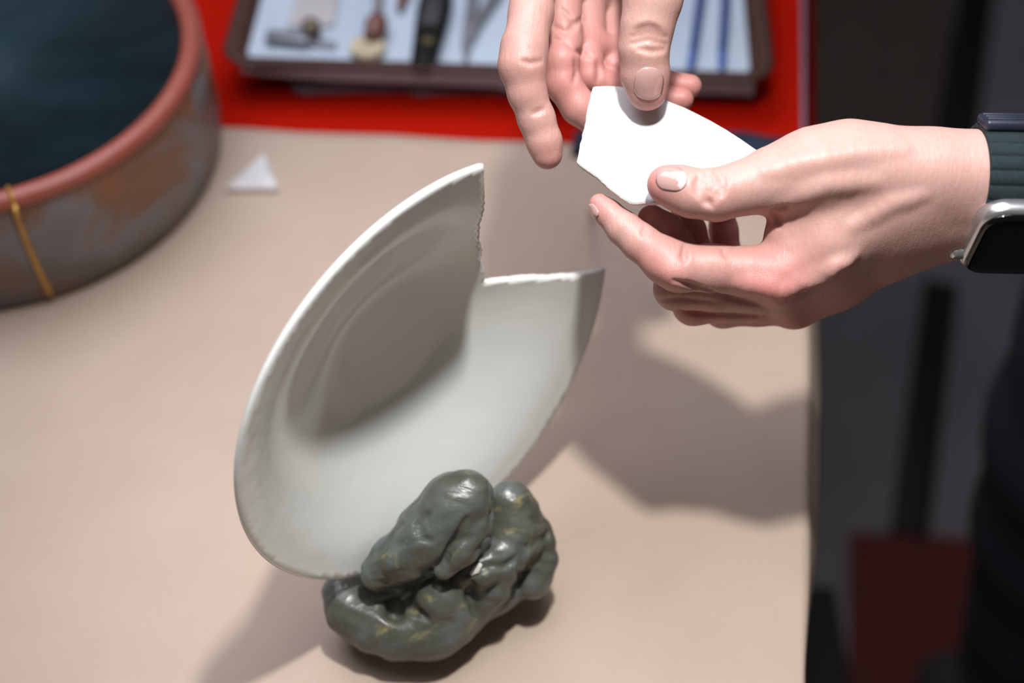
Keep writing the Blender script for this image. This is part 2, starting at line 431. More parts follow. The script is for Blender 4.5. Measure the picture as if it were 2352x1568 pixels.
# gold mended seam running over the rim and down the wall
def cyl_hit(px, py, R):
    r = ray(px, py); o = CAMP - np.array(BC); a = r[0] ** 2 + r[1] ** 2; b = 2 * (o[0] * r[0] + o[1] * r[1]); c = o[0] ** 2 + o[1] ** 2 - R * R
    return CAMP + r * (-b - math.sqrt(b * b - 4 * a * c)) / (2 * a)
seam = [cyl_hit(x, y, 0.1368) for x, y in ((35, 478), (41, 505), (55, 540), (66, 570), (80, 600), (92, 628), (103, 650), (115, 675))]
a0 = math.atan2(seam[0][1] - BC[1], seam[0][0] - BC[0])
over = [np.array([BC[0] + r * math.cos(a0), BC[1] + r * math.sin(a0), z]) for r, z in ((0.1205, 0.070), (0.1225, 0.0805), (0.126, 0.0842), (0.131, 0.0842), (0.1352, 0.0815), (0.1362, 0.077))]
bm = bmesh.new(); tube(bm, over + seam, [0.0013] * 6 + [0.0014, 0.0015, 0.0018, 0.0017, 0.0019, 0.0018, 0.0020, 0.0016], 10, upv=(0.3, -0.9, 0.1)); frombm('gold_seam', bm, M_gold, bowl)
bm = bmesh.new(); g = [PZ(x, y, 0.0095) for x, y in ((-60, 262), (-25, 247), (0, 243), (16, 236))]; tube(bm, g, 0.0014, 10, flat=0.6); frombm('gold_seam', bm, M_gold, bowl)

# ================================================================== TRAY AND TOOLS
TZ = 0.030
tBL, tBR, tL2 = PZ(500, 150, TZ), PZ(1783, 190, TZ), PZ(551, 0, TZ)
ux = (tBR - tBL); TW = np.linalg.norm(ux); ux /= TW
uy = np.array([-ux[1], ux[0], 0.0]); uz = np.array([0, 0, 1.0]); TD = 0.27
ctr = tBL + ux * TW / 2 + uy * TD / 2; ctr[2] = 0
tray = empty('tool_tray', (ctr[0], ctr[1], 0.0), 'brown rounded tray with a white paper liner holding tools on the red cloth', 'tray')
def rrect(w_, d_, r, z, n=8):
    pts = []
    for cx, cy, a in ((w_ / 2 - r, d_ / 2 - r, 0), (-w_ / 2 + r, d_ / 2 - r, 90), (-w_ / 2 + r, -d_ / 2 + r, 180), (w_ / 2 - r, -d_ / 2 + r, 270)):
        for k in range(n + 1):
            q = math.radians(a + 90 * k / n); pts.append((cx + r * math.cos(q), cy + r * math.sin(q), z))
    return [ctr + ux * x + uy * y + uz * zz for x, y, zz in pts]
bm = bmesh.new(); prev = None; first = None
steps = [(-0.034, 0.000), (-0.026, 0.0005), (-0.020, 0.006), (-0.006, 0.026), (-0.001, 0.0290), (0.0, 0.0305), (-0.004, 0.0315), (-0.010, 0.0300), (-0.020, 0.016), (-0.024, 0.0125), (-0.030, 0.012)]
for off, z in steps:
    loop = [bm.verts.new(p) for p in rrect(TW + 2 * off, TD + 2 * off, 0.020 + max(off, -0.012), z)]
    if prev: 
        for k in range(len(loop)): bm.faces.new((prev[k], prev[(k + 1) % len(loop)], loop[(k + 1) % len(loop)], loop[k]))
    else: bm.faces.new(loop[::-1])
    prev = loop
bm.faces.new(prev); frombm('tray_body', bm, M_tray, tray)
LZ = 0.0135
# liner: its near edge steps where two sheets meet
def slabpx(name, pxs, z0, z1, mat, parent=None, wave=0):
    pts = [PZ(x, y, z1) for x, y in pxs]
    return slab(name, [(p[0], p[1]) for p in pts], z0, z1, mat, parent)
LIN = 0.0225
for nm, pl, z0 in (('paper_liner', [(600, -30), (549, 136), (660, 147), (776, 156), (800, 148), (848, -30)], LIN), ('paper_liner', [(812, -30), (785, 158), (960, 163), (1150, 172), (1186, -30)], LIN - 0.0008), ('paper_liner', [(1180, -30), (1150, 172), (1240, 176), (1440, 180), (1734, 188), (1731, -30)], LIN)):
    far = pl[0], pl[-1]
    # carry the two far corners on beyond the frame
    P0 = [PZ(x, y, z0 + 0.0008) for x, y in pl]
    d0 = (P0[0] - P0[1]); d1 = (P0[-1] - P0[-2])
    e0 = P0[0] + uy * 0.16; e1_ = P0[-1] + uy * 0.16
    slab(nm, [(p[0], p[1]) for p in [e0] + P0 + [e1_]], 0.0118, z0 + 0.0008, M_towel, tray)
TT = LIN + 0.0010
bm = bmesh.new()
lip = [PZ(x, y, 0.004) for x, y in ((662, 180), (672, 205), (700, 212), (800, 207), (930, 206), (970, 217), (985, 212), (1100, 209), (1160, 214), (1230, 216), (1230, 196))]
v1 = [bm.verts.new(p) for p in lip]; v2 = [bm.verts.new(p - np.array([0, 0, 0.0022])) for p in lip]; n = len(lip)
bm.faces.new(v1); bm.faces.new(v2[::-1]); [bm.faces.new((v1[i], v2[i], v2[(i + 1) % n], v1[(i + 1) % n])) for i in range(n)]
tag(frombm('plastic_sheet', bm, plain('cloudy_plastic', (0.22, 0.16, 0.20), 0.25), smooth=False), 'cloudy plastic sheet sticking out from under the front of the brown tray', 'plastic sheet')

def tool_tube(name, pxs, z, rad, mat, label=None, cat=None, parent=None, flat=1.0, group=None):
    bm = bmesh.new(); tube(bm, [PZ(x, y, z) for x, y in pxs], rad, 16, flat); o = frombm(name, bm, mat, parent)
    if label: tag(o, label, cat, group)
    return o
def lengthen(pxs, z, d):                                   # carry a tool on past the frame along its own line
    a, b = PZ(*pxs[-2], z), PZ(*pxs[-1], z); t = (b - a) / np.linalg.norm(b - a); return b + t * d
# small grey clamp
cl = empty('metal_clip', PZ(680, 88, TT), 'small grey metal clip with a round brass knob lying on the left liner', 'clip')
c0, c1 = PZ(612, 84, TT + 0.004), PZ(712, 93, TT + 0.004); t_ = (c1 - c0) / np.linalg.norm(c1 - c0); s_ = np.cross(uz, t_)
M_steel = plain('grey_steel', (0.22, 0.23, 0.26), 0.4, metal=0.5)
bm = bmesh.new(); box(bm, basis((c0 + c1) / 2, t_, s_, uz), np.linalg.norm(c1 - c0), 0.010, 0.006, 0.0015); frombm('clip_body', bm, M_steel, cl)
bm = bmesh.new(); box(bm, basis(PZ(735, 102, TT + 0.0015), t_, s_, uz), 0.022, 0.006, 0.0022, 0.0008); frombm('blade', bm, M_steel, cl)
bm = bmesh.new(); kp = PZ(716, 84, TT); lathe(bm, [(0.001, 0), (0.006, 0), (0.0065, 0.003), (0.0065, 0.010), (0.005, 0.012), (0.001, 0.0125)], kp, 24); tag(frombm('knob', bm, plain('dull_brass', (0.16, 0.13, 0.09), 0.35, metal=0.7), cl), 'round brass knob')
# round beige disc + sealing lump with stick
ds = PZ(845, 118, TT); bm = bmesh.new()
lathe(bm, [(0.001, 0.0), (0.0105, 0.0), (0.0118, 0.001), (0.0118, 0.004), (0.0105, 0.0052), (0.008, 0.0045), (0.004, 0.0042), (0.001, 0.0042)], ds, 40)
tag(frombm('round_disc', bm, plain('beige_clay', (0.50, 0.44, 0.30), 0.6, var=0.3, nscale=140)), 'round pale yellow-beige disc with a dark centre on the liner below the brown-tipped stick', 'disc')
st = empty('wood_tool', PZ(862, 50, TT), 'tool with a thin grey handle and a rounded reddish-brown head, above the beige disc', 'tool')
fp = [(866, 55), (862, 20), (866, -10)]
hb = PZ(866, 55, TT + 0.007); e = PZ(868, -10, TT + 0.004); e2_ = e + uy * 0.06
bm = bmesh.new(); tube(bm, [hb, e, e2_], [0.0025, 0.0028, 0.0032], 14); frombm('handle', bm, plain('grey_wood', (0.20, 0.18, 0.19), 0.5), st)
bm = bmesh.new(); tube(bm, [PZ(856, 80, TT + 0.0065), PZ(862, 66, TT + 0.0075), PZ(866, 50, TT + 0.0075), PZ(866, 38, TT + 0.006)], [0.0058, 0.0078, 0.0072, 0.0035], 18); tag(frombm('head', bm, plain('red_brown_wood', (0.16, 0.065, 0.05), 0.45, var=0.3), st), 'rounded reddish-brown head')
a = PZ(918, 18, TT + 0.003); b = PZ(930, -20, TT + 0.003)
bm = bmesh.new(); tube(bm, [a, b, b + uy * 0.08], [0.0022, 0.0040, 0.0040], 14); tag(frombm('wood_stick', bm, plain('orange_wood', (0.17, 0.05, 0.028), 0.5)), 'thin dark orange-brown wooden stick between the brown-headed tool and the black knife', 'stick')
# black knife
kn = empty('craft_knife', PZ(985, 90, TT), 'black flat craft knife handle with a small yellow mark lying on the liner', 'knife')
k0, k1 = PZ(972, 145, TT + 0.0055), PZ(1003, -10, TT + 0.0055); t_ = (k1 - k0) / np.linalg.norm(k1 - k0); s_ = np.cross(uz, t_)
pts = [(-0.006, 0.0070), (0.0, 0.0082), (0.02, 0.0092), (0.045, 0.0110), (0.062, 0.0115), (0.075, 0.0100), (0.095, 0.0088), (0.12, 0.0085)]
bm = bmesh.new(); prev = None
for l, hw in pts:
    ring = [bm.verts.new(k0 + t_ * l + s_ * hw * math.copysign(abs(math.cos(q)) ** 0.6, math.cos(q)) + uz * 0.0055 * math.copysign(abs(math.sin(q)) ** 0.6, math.sin(q))) for q in np.linspace(0, 2 * math.pi, 21)[:-1]]
    if prev: [bm.faces.new((prev[k], prev[(k + 1) % 20], ring[(k + 1) % 20], ring[k])) for k in range(20)]
    else: bm.faces.new(ring[::-1])
    prev = ring
bm.faces.new(prev); frombm('handle', bm, M_black, kn)
bm = bmesh.new(); box(bm, basis(PZ(983, 93, TT + 0.0113), t_, s_, uz), 0.005, 0.007, 0.0006, 0.0002); tag(frombm('yellow_mark', bm, plain('yellow_print', (0.09, 0.075, 0.012), 0.5), kn), 'small dull yellow emblem')
bm = bmesh.new(); box(bm, basis(k0 + t_ * 0.048 + uz * 0.0058, t_, s_, uz), 0.030, 0.012, 0.0012, 0.0005); tag(frombm('grip_pad', bm, plain('grey_rubber', (0.03, 0.028, 0.03), 0.6), kn), 'dark grey grip pad')
# tweezers
tw = empty('tweezers', PZ(1072, 60, TT), 'grey metal tweezers with a fine point beside the black knife', 'tweezers')
tip = PZ(1069, 140, TT + 0.002)
for xs in (((1070, 100), (1078, 50), (1086, -10)), ((1074, 95), (1100, 45), (1136, -10))):
    P_ = [tip] + [PZ(x, y, TT + 0.003) for x, y in xs]; P_.append(P_[-1] + (P_[-1] - P_[-2]) / np.linalg.norm(P_[-1] - P_[-2]) * 0.03)
    bm = bmesh.new(); tube(bm, P_, [0.0010, 0.0030, 0.0036, 0.0042, 0.0042], 12, flat=0.35); frombm('arm', bm, M_steel, tw)
# the two blue brushes
M_blue = plain('blue_lacquer', (0.016, 0.045, 0.20), 0.4)
M_blue2 = plain('blue_bristle', (0.05, 0.12, 0.42), 0.6)
for i, (pxs, lab) in enumerate(((((1584, 160), (1592, 120), (1600, 60), (1610, -10)), 'slim blue brush, the left one of two on the right liner'),
                                 (((1658, 160), (1659, 120), (1663, 60), (1667, -10)), 'slim blue brush, the right one of two on the right liner'))):
    P_ = [PZ(x, y, TT + 0.0035) for x, y in pxs]; P_.append(P_[-1] + uy * 0.09)
    em = empty('paint_brush', P_[1] * [1, 1, 0] + [0, 0, TT], lab, 'brush', 'blue brushes in the tray')
    bm = bmesh.new(); tube(bm, P_[1:], [0.0028, 0.0029, 0.0031, 0.0026], 14); frombm('handle', bm, M_blue, em)
    bm = bmesh.new(); tube(bm, [P_[0], (P_[0] + P_[1]) / 2, P_[1]], [0.0016, 0.0028, 0.0027], 14); tag(frombm('bristles', bm, M_blue2, em), 'lighter blue brush head')
# translucent packet at upper left of the liner
pk = [PZ(x, y, TT + 0.001) for x, y in ((660, 62), (690, 66), (765, 60), (782, -20), (690, -20))]
pk2 = pk[:3] + [pk[3] + uy * 0.03, pk[4] + uy * 0.03]
tag(slab('paper_packet', [(p[0], p[1]) for p in pk2], TT - 0.0002, TT + 0.0022, plain('grey_beige_paper', (0.46, 0.45, 0.46), 0.6, var=0.05)), 'thin grey-beige packet at the left of the liner above the metal clip', 'packet')

# ================================================================== PLATE
pc = np.array([-0.0321, 0.3884, 0.1293]); pN = np.array([0.686, -0.723, 0.075]); pN /= np.linalg.norm(pN)
e1 = np.cross([0, 0, 1], pN); e1 /= np.linalg.norm(e1); e2 = np.cross(pN, e1)
PR, PDP, PT = 0.105, 0.035, 0.0032
_ang = np.radians([-180, -165.9, -153.9, -138.9, -123.5, -90, -70.7, -55.1, -35.3, -17.3, -3.3, 30, 70.5, 84.2, 96.5, 109.5, 120.5, 134.6, 148.4, 163.1, 180])
_rad = np.array([.1051, .1042, .1044, .1050, .1062, .1066, .1064, .1054, .1028, .1045, .1062, .1064, .1063, .1062, .1044, .1035, .1038, .1038, .1060, .1065, .1051])
_M = lambda a: np.stack([np.ones_like(a)] + [f(k * a) for k in (1, 2, 3) for f in (np.cos, np.sin)], -1)
_cf = np.linalg.lstsq(_M(_ang[1:]), _rad[1:], rcond=None)[0]
def radang(a): return float(_M(np.array(a)) @ _cf)
def prad(u, v): return radang(math.atan2(v, u))
def dprof(r):
    """dish profile: nearly flat well, curved wall, flatter rim flange"""
    r = np.minimum(r, 1.05); t = np.clip((r - 0.26) / 0.66, 0, 1)
    return PDP * (1 - 0.66 * t * t * (3 - 2 * t) - 0.34 * r ** 2)
def pdepth(u, v):
    r = math.hypot(u, v) / prad(u, v)
    return float(dprof(r))
def ppos(u, v, off=0.0): return pc + e1 * u + e2 * v - pN * (pdepth(u, v) + off)
def pnormal(u, v):
    h = 1e-4
    a = (ppos(u + h, v) - ppos(u - h, v)); b = (ppos(u, v + h) - ppos(u, v - h)); n = np.cross(a, b); n /= np.linalg.norm(n)
    return n if n @ pN > 0 else -n
def plate_uv(px, py):
    r = ray(px, py); off = 0.0
    for _ in range(30):
        P = CAMP + r * (((pc - pN * off - CAMP) @ pN) / (r @ pN)); q = P - pc; u, v = q @ e1, q @ e2
        off = off * 0.5 + 0.5 * pdepth(u, v)
    return u, v
def jag(poly, step, amp, rnd):
    out = []
    for (x0, y0), (x1, y1) in zip(poly, poly[1:]):
        L = math.hypot(x1 - x0, y1 - y0); n = max(1, int(L / step))
        for k in range(n):
            t = k / n; a = rnd.uniform(-amp, amp) if out else 0
            out.append((x0 + (x1 - x0) * t - (y1 - y0) / L * a, y0 + (y1 - y0) * t + (x1 - x0) / L * a))
    out.append(poly[-1]); return out
rnd = random.Random(7)
brk = [plate_uv(x, y) for x, y in ((1112, 392), (1113, 430), (1112, 480), (1104, 512), (1101, 540), (1108, 575), (1104, 600), (1114, 628), (1112, 651), (1140, 648), (1170, 645), (1200, 641), (1250, 640), (1300, 637), (1350, 629), (1384, 622))]
kA = math.atan2(brk[0][1], brk[0][0]); kB = math.atan2(brk[-1][1], brk[-1][0])
brk = jag(brk, 0.0016, 0.00035, rnd)
def shell(name, outline, posf, nrmf, t, mat, edge_mat, parent=None, grid=0.0022, rimround=None):
    """solid sheet from a 2-D outline: top face, bottom face and edge strip"""
    out = [Vector(p) for p in outline]; n = len(out)
    xs = [p.x for p in out]; ys = [p.y for p in out]
    def inside(x, y):
        c = False; j = n - 1
        for i in range(n):
            if (out[i].y > y) != (out[j].y > y) and x < (out[j].x - out[i].x) * (y - out[i].y) / (out[j].y - out[i].y) + out[i].x: c = not c
            j = i
        return c
    oa = np.array([(p.x, p.y) for p in out]); pts = list(out)
    yy = min(ys) + grid; row = 0
    while yy < max(ys):
        xx = min(xs) + (grid / 2 if row % 2 else 0)
        while xx < max(xs):
            if np.min((oa[:, 0] - xx) ** 2 + (oa[:, 1] - yy) ** 2) > (grid * 0.6) ** 2 and inside(xx, yy): pts.append(Vector((xx, yy)))
            xx += grid
        yy += grid * 0.87; row += 1
    r = delaunay_2d_cdt(pts, [(i, (i + 1) % n) for i in range(n)], [], 1, 1e-7)
    vs, fs = r[0], r[2]
    V = []; K = len(vs)
    for v in vs: V.append(posf(v.x, v.y, 0))
    for v in vs: V.append(posf(v.x, v.y, t))
    F = [tuple(f) for f in fs] + [tuple(reversed([i + K for i in f])) for f in fs]
    near = {}
    orig = {}
    for i, o in enumerate(r[3]):
        for k in o:
            if k < n: orig[k] = i
    osign = 1 if sum(out[i - 1].x * out[i].y - out[i].x * out[i - 1].y for i in range(n)) > 0 else -1
    mids = {}; m_edge = []
    for k in range(n):                                   # rounded middle ring of the edge strip
        v = vs[orig[k]]; a, b = Vector(V[orig[k]]), Vector(V[orig[k] + K])
        pv, nv = out[k - 1], out[(k + 1) % n]; d = Vector((nv.y - pv.y, -(nv.x - pv.x))).normalized()
        mids[k] = len(V)
        h = 1e-4; sign = osign
        q = np.array(posf(v.x + d.x * sign * h * 10, v.y + d.y * sign * h * 10, t / 2)); q0_ = np.array(posf(v.x, v.y, t / 2))
        nn = (q - q0_) / max(np.linalg.norm(q - q0_), 1e-9); V.append(q0_ + nn * t * (0.38 if rimround is None or rimround(k) else 0.05))
    nf = len(F)
    for k in range(n):
        a, b = orig[k], orig[(k + 1) % n]; m0, m1 = mids[k], mids[(k + 1) % n]
        F += [(a, m0, m1, b), (m0, a + K, b + K, m1)]; m_edge += [rimround is not None and not rimround(k)] * 2
    me = bpy.data.meshes.new(name); me.from_pydata([tuple(map(float, v)) for v in V], [], F)
    bm_ = bmesh.new(); bm_.from_mesh(me); bmesh.ops.recalc_face_normals(bm_, faces=bm_.faces); bm_.to_mesh(me); bm_.free()
    o = link(name, me, mat, parent); me.materials.append(edge_mat)
    for i, fl in enumerate(m_edge):
        if fl: me.polygons[nf + i].material_index = 1; 
    return o
arc = []
span = (kA - kB); full = 2 * math.pi - span; NA = 420
for k in range(1, NA):
    q = kA + full * k / NA; q2 = math.atan2(math.sin(q), math.cos(q)); rr = radang(q2); arc.append((rr * math.cos(q), rr * math.sin(q)))
outline = list(reversed(brk)) + arc
nb = len(brk)
def pposn(u, v, off):
    return ppos(u, v) - pnormal(u, v) * off
plate = shell('broken_plate', outline, pposn, pnormal, PT, M_white, M_bisque, rimround=lambda k: k >= nb, grid=0.0024)
tag(plate, 'broken off-white ceramic plate with a notch, standing upright in grey-green clay', 'plate')

# ================================================================== HELD PIECE AND SMALL PIECE
sP = PD(1362, 203, 0.625); sQ = PD(1450, 468, 0.601); sR = PD(1740, 352, 0.612)
sn = np.cross(sQ - sP, sR - sP); sn /= np.linalg.norm(sn); sn = sn if sn[2] > 0 else -sn
sx = (sR - sQ) / np.linalg.norm(sR - sQ); sx -= sn * (sx @ sn); sx /= np.linalg.norm(sx); sy = np.cross(sn, sx); so = (sP + sQ + sR) / 3
print('SHERD normal', sn)
def suv(px, py):
    r = ray(px, py); P = CAMP + r * (((so - CAMP) @ sn) / (r @ sn)); return ((P - so) @ sx, (P - so) @ sy)
smooth_px = [(1366, 203), (1395, 201), (1425, 202), (1480, 213), (1537, 235), (1570, 248), (1600, 263), (1630, 279), (1665, 300), (1700, 324), (1740, 354), (1772, 385)]
jag_px = [(1772, 385), (1720, 432), (1620, 455), (1500, 465), (1450, 468), (1425, 452), (1400, 433), (1378, 410), (1345, 388), (1325, 371), (1333, 330), (1344, 285), (1352, 240), (1360, 209), (1366, 203)]
o1 = [suv(*p) for p in smooth_px]; o2 = jag([suv(*p) for p in jag_px], 0.0015, 0.00018, rnd)
dense = []
for a_, b_ in zip(o1, o1[1:]):
    for k in range(8): dense.append((a_[0] + (b_[0] - a_[0]) * k / 8, a_[1] + (b_[1] - a_[1]) * k / 8))
so_out = dense + o2[:-1]
def spos(u, v, off): return so + sx * u + sy * v + sn * (4.0 * ((u + 0.01) ** 2) * 0.25 + 3.0 * v * v * 0.4 - 0.0006) - sn * off
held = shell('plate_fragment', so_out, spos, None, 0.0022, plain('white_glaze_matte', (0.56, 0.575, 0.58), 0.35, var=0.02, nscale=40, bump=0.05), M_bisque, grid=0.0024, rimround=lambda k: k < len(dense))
tag(held, 'white curved plate fragment held between the two hands', 'plate fragment')
tri = [PZ(x, y, 0.0035)[:2] for x, y in ((518, 432), (606, 349), (638, 432))]
tric = sum(tri) / 3
tp = [tuple((p - tric)) for p in tri]; tout = jag(tp + [tp[0]], 0.002, 0.0003, rnd)[:-1]
small = shell('plate_chip', tout, lambda u, v, off: np.array([tric[0] + u, tric[1] + v, 0.0042 - off]), None, 0.0036, plain('white_glaze_chip', (0.62, 0.625, 0.625), 0.4), M_bisque, grid=0.003, rimround=lambda k: False)
tag(small, 'small white triangular plate chip lying on the kraft paper beside the bowl', 'plate fragment')

# ================================================================== CLAY
def cz(lst):            # (px, py, radius px, height z)
    out = []
    for x, y, r, z in lst:
        P = PZ(x, y, z); d = (P - CAMP) @ FW; out.append((P, r * d / FPX))
    return out
clay = Field()
base = [cz([(778, 1356, 36, .028), (806, 1398, 50, .024), (862, 1432, 56, .021), (930, 1444, 62, .021), (1000, 1436, 64, .022), (1050, 1405, 60, .023)]),
        cz([(1050, 1390, 58, .022), (1130, 1350, 52, .022), (1210, 1305, 56, .022)]),
        cz([(850, 1330, 45, .022), (1000, 1300, 80, .026), (1150, 1250, 80, .030)]),
        cz([(1050, 1300, 60, .040), (1140, 1220, 60, .044)])]
clay.add(base, .010, .010)
clay.add([cz([(1012, 1374, 62, .037), (1026, 1398, 62, .030)])], .004, .0035)                     # front ball
clay.add([cz([(1245, 1285, 38, .034), (1222, 1335, 42, .026)])], .004, .0025)                     # right lump
clay.add([cz([(1172, 1152, 50, .062), (1180, 1215, 60, .052), (1150, 1288, 50, .044), (1090, 1325, 34, .042)]), cz([(1195, 1170, 36, .056), (1205, 1240, 44, .046)])], .006, .0035)   # back lobe
clay.add([cz([(1165, 1265, 44, .051), (1105, 1308, 34, .050), (1066, 1322, 20, .049)])], .004, .004)
clay.add([cz([(1130, 1348, 44, .036), (1110, 1372, 38, .031)])], .004, .0030)                     # small ball
clay.add([cz([(1240, 1212, 26, .046), (1256, 1250, 24, .040)])], .003, .0022)
clay.add([cz([(1212, 1165, 24, .053), (1232, 1196, 18, .050)])], .003, .0020)
clay.add([cz([(866, 1322, 36, .050), (925, 1280, 54, .058), (985, 1222, 68, .068), (1045, 1160, 72, .078), (1076, 1136, 56, .083)])], .006, .0026)    # upper tongue
clay.add([cz([(1018, 1312, 22, .060), (1060, 1262, 38, .066), (1094, 1200, 36, .074), (1104, 1150, 30, .080)])], .004, .0016)     # its folded side
clay.add([cz([(846, 1304, 18, .052), (880, 1262, 22, .056), (918, 1218, 14, .061)])], .003, .0012)
clay.add([cz([(902, 1388, 28, .048), (908, 1404, 22, .032)]), cz([(880, 1365, 12, .052), (950, 1352, 10, .05)])], .004, .005, 'sub')                 # dark hollow
cre = [((940, 1398), (960, 1406), (985, 1426)), ((1072, 1190), (1062, 1215), (1035, 1260), (1010, 1300), (1003, 1325)),
       ((1218, 1260), (1235, 1245), (1252, 1235), (1262, 1222)), ((858, 1338), (890, 1340), (925, 1326)), ((856, 1322), (890, 1325), (930, 1312)),
       ((1222, 1240), (1208, 1262), (1198, 1300), (1190, 1345)), ((1085, 1340), (1078, 1360), (1082, 1385), (1095, 1410)), ((1122, 1110), (1134, 1150), (1128, 1220), (1085, 1290), (1040, 1315)),
       ((838, 1288), (870, 1260), (922, 1205)), ((1120, 1300), (1160, 1302), (1190, 1280), (1205, 1240)), ((1065, 1320), (1090, 1310), (1125, 1300)),
       ((985, 1180), (960, 1205), (965, 1235), (990, 1245)), ((1220, 1190), (1236, 1200), (1248, 1196))]
base_ops = list(clay.ops)
for c in cre:
    xs = []; 
    for (x0, y0), (x1, y1) in zip(c, c[1:]):
        for t in (0, .33, .66): xs.append((x0 + (x1 - x0) * t, y0 + (y1 - y0) * t))
    xs.append(c[-1]); xs = np.array(xs)
    H_ = clay.hit(xs[:, 0], xs[:, 1], 0.55)
    rr = np.interp(np.linspace(0, 1, len(xs)), [0, .5, 1], [.0009, .0021, .0009])
    clay.ops.append(([[(p, float(q)) for p, q in zip(H_, rr)]], .0008, .0022, 'sub'))
# keep the clay clear of the plate and cut it flat at the table
class ClayField(Field):
    def grid(s, lo, hi, h):
        F = Field.grid(s, lo, hi, h); n = F.shape
        X, Y, Z = np.meshgrid(*[(lo[i] + np.arange(n[i]) * h) for i in range(3)], indexing='ij')
        F = smax(F, (0.0004 - Z).astype(np.float32), .003)
        q = np.stack([X - pc[0], Y - pc[1], Z - pc[2]], -1); u = q @ e1; v = q @ e2; d = q @ pN
        r = np.hypot(u, v) / PR; dep = dprof(r)
        sl = (np.abs(d + dep + PT / 2) - PT / 2 - 0.0009) * 0.85
        sl = np.maximum(sl, np.hypot(u, v) - PR - 0.0035)
        ul = (np.sin(X * 310 + 2 * np.sin(Y * 250)) * np.sin(Y * 290 + 1.7 * np.sin(Z * 330)) * np.sin(Z * 270 + 1)) * 0.0006
        return np.maximum(F + ul, -sl).astype(np.float32)
cf = ClayField(); cf.ops = clay.ops
lump = empty('clay_lump', (-0.03, 0.355, 0.0003), 'lumpy grey-green modelling clay holding the broken plate upright', 'clay')
field_mesh('clay_mass', cf, np.array([-.115, .295, -.004]), np.array([.045, .44, .12]), .00085, M_clay, lump, relax=2)
ch = clay.hit(np.array([1097.]), np.array([1307.]), 0.55)[0]
bm = bmesh.new(); nrm = clay.normal(ch[None])[0]
tube(bm, [ch + nrm * .0007 + np.array([-.0022, -.001, -.0015]), ch + nrm * .001, ch + nrm * .0007 + np.array([.0014, .0012, .0018])], [.0011, .0021, .0012], 12, flat=0.7)
tag(frombm('ceramic_crumb', bm, M_bisque), 'tiny white ceramic crumb stuck on the front of the clay', 'ceramic crumb')

# ================================================================== PERSON
person = empty('person', (0.52, 0.66, FZ), 'person in dark trousers at the right, holding the white plate fragment with both hands', 'person')
wd = 0.605
wr_n = -FW * math.cos(math.radians(58)) - UP * math.sin(math.radians(58))       # back-of-wrist direction
wr_r = UP * math.cos(math.radians(58)) - FW * math.sin(math.radians(58))        # thumb side
def wpt(px, py, s, d=wd): return PD(px, py, d) + wr_r * s
L = Field()
rad = chain([(1775, 415, 66, .592), (1865, 396, 90, .594), (1950, 385, 99, .596), (2041, 399, 98, .596), (2144, 404, 100, .5965)]) + [(wpt(2240, 443, .010), .0180), (wpt(2352, 444, .010), .0185), (wpt(2500, 446, .010), .021)]
uln = chain([(1828, 694, 60, .640), (1920, 630, 72, .634), (2041, 548, 84, .622), (2144, 500, 95, .616)]) + [(wpt(2240, 443, -.010), .0180), (wpt(2352, 444, -.010), .0185), (wpt(2500, 446, -.010), .021)]
m2 = chain([(1788, 634, 66, .602), (1900, 560, 72, .600), (2041, 480, 92, .602), (2240, 445, 92, .605)])
m3 = chain([(1800, 668, 60, .617), (1910, 600, 70, .612), (2041, 520, 84, .610), (2240, 445, 92, .605)])
m4 = chain([(1812, 690, 58, .630), (1920, 620, 66, .624), (2041, 535, 80, .616), (2200, 470, 90, .61)])
web = chain([(1815, 470, 34, .600), (1812, 540, 42, .602), (1830, 600, 50, .603)])
web2 = chain([(1880, 460, 66, .600), (1900, 540, 62, .600), (2000, 470, 80, .600)])
L.add([rad, uln, m2, m3, m4, web, web2], .009, .009)
thumb = chain([(1531, 424, 45, .5925), (1560, 432, 51, .5915), (1592, 444, 54, .5900), (1645, 447, 59, .5890), (1700, 433, 60, .590), (1775, 415, 66, .592), (1860, 398, 80, .594)])
L.add([thumb], .003, .008)
fi = chain([(1377, 468, 24, .6120), (1398, 490, 30, .6110), (1432, 524, 38, .6090), (1470, 556, 42, .6070), (1528, 598, 52, .6040), (1560, 614, 55, .6035), (1640, 616, 54, .6030), (1720, 624, 57, .6025), (1788, 634, 64, .602)])
fm = chain([(1497, 503, 33, .6175), (1528, 528, 38, .6200), (1552, 566, 42, .6260), (1556, 630, 48, .6260), (1553, 662, 50, .6220), (1640, 664, 50, .6190), (1800, 668, 58, .617)])
fr = chain([(1570, 478, 30, .6330), (1588, 530, 33, .6390), (1602, 590, 38, .6450), (1592, 670, 44, .6400), (1592, 700, 46, .6360), (1680, 692, 48, .6330), (1812, 690, 56, .630)])
fl = chain([(1655, 478, 30, .6430), (1662, 530, 32, .6480), (1668, 590, 36, .6520), (1660, 680, 40, .6490), (1660, 710, 42, .6460), (1740, 702, 46, .6430), (1828, 694, 56, .640)])
L.add([fi], .003, .0045); 
for f_ in (fm, fr, fl): L.add([f_], .0025, .0014)
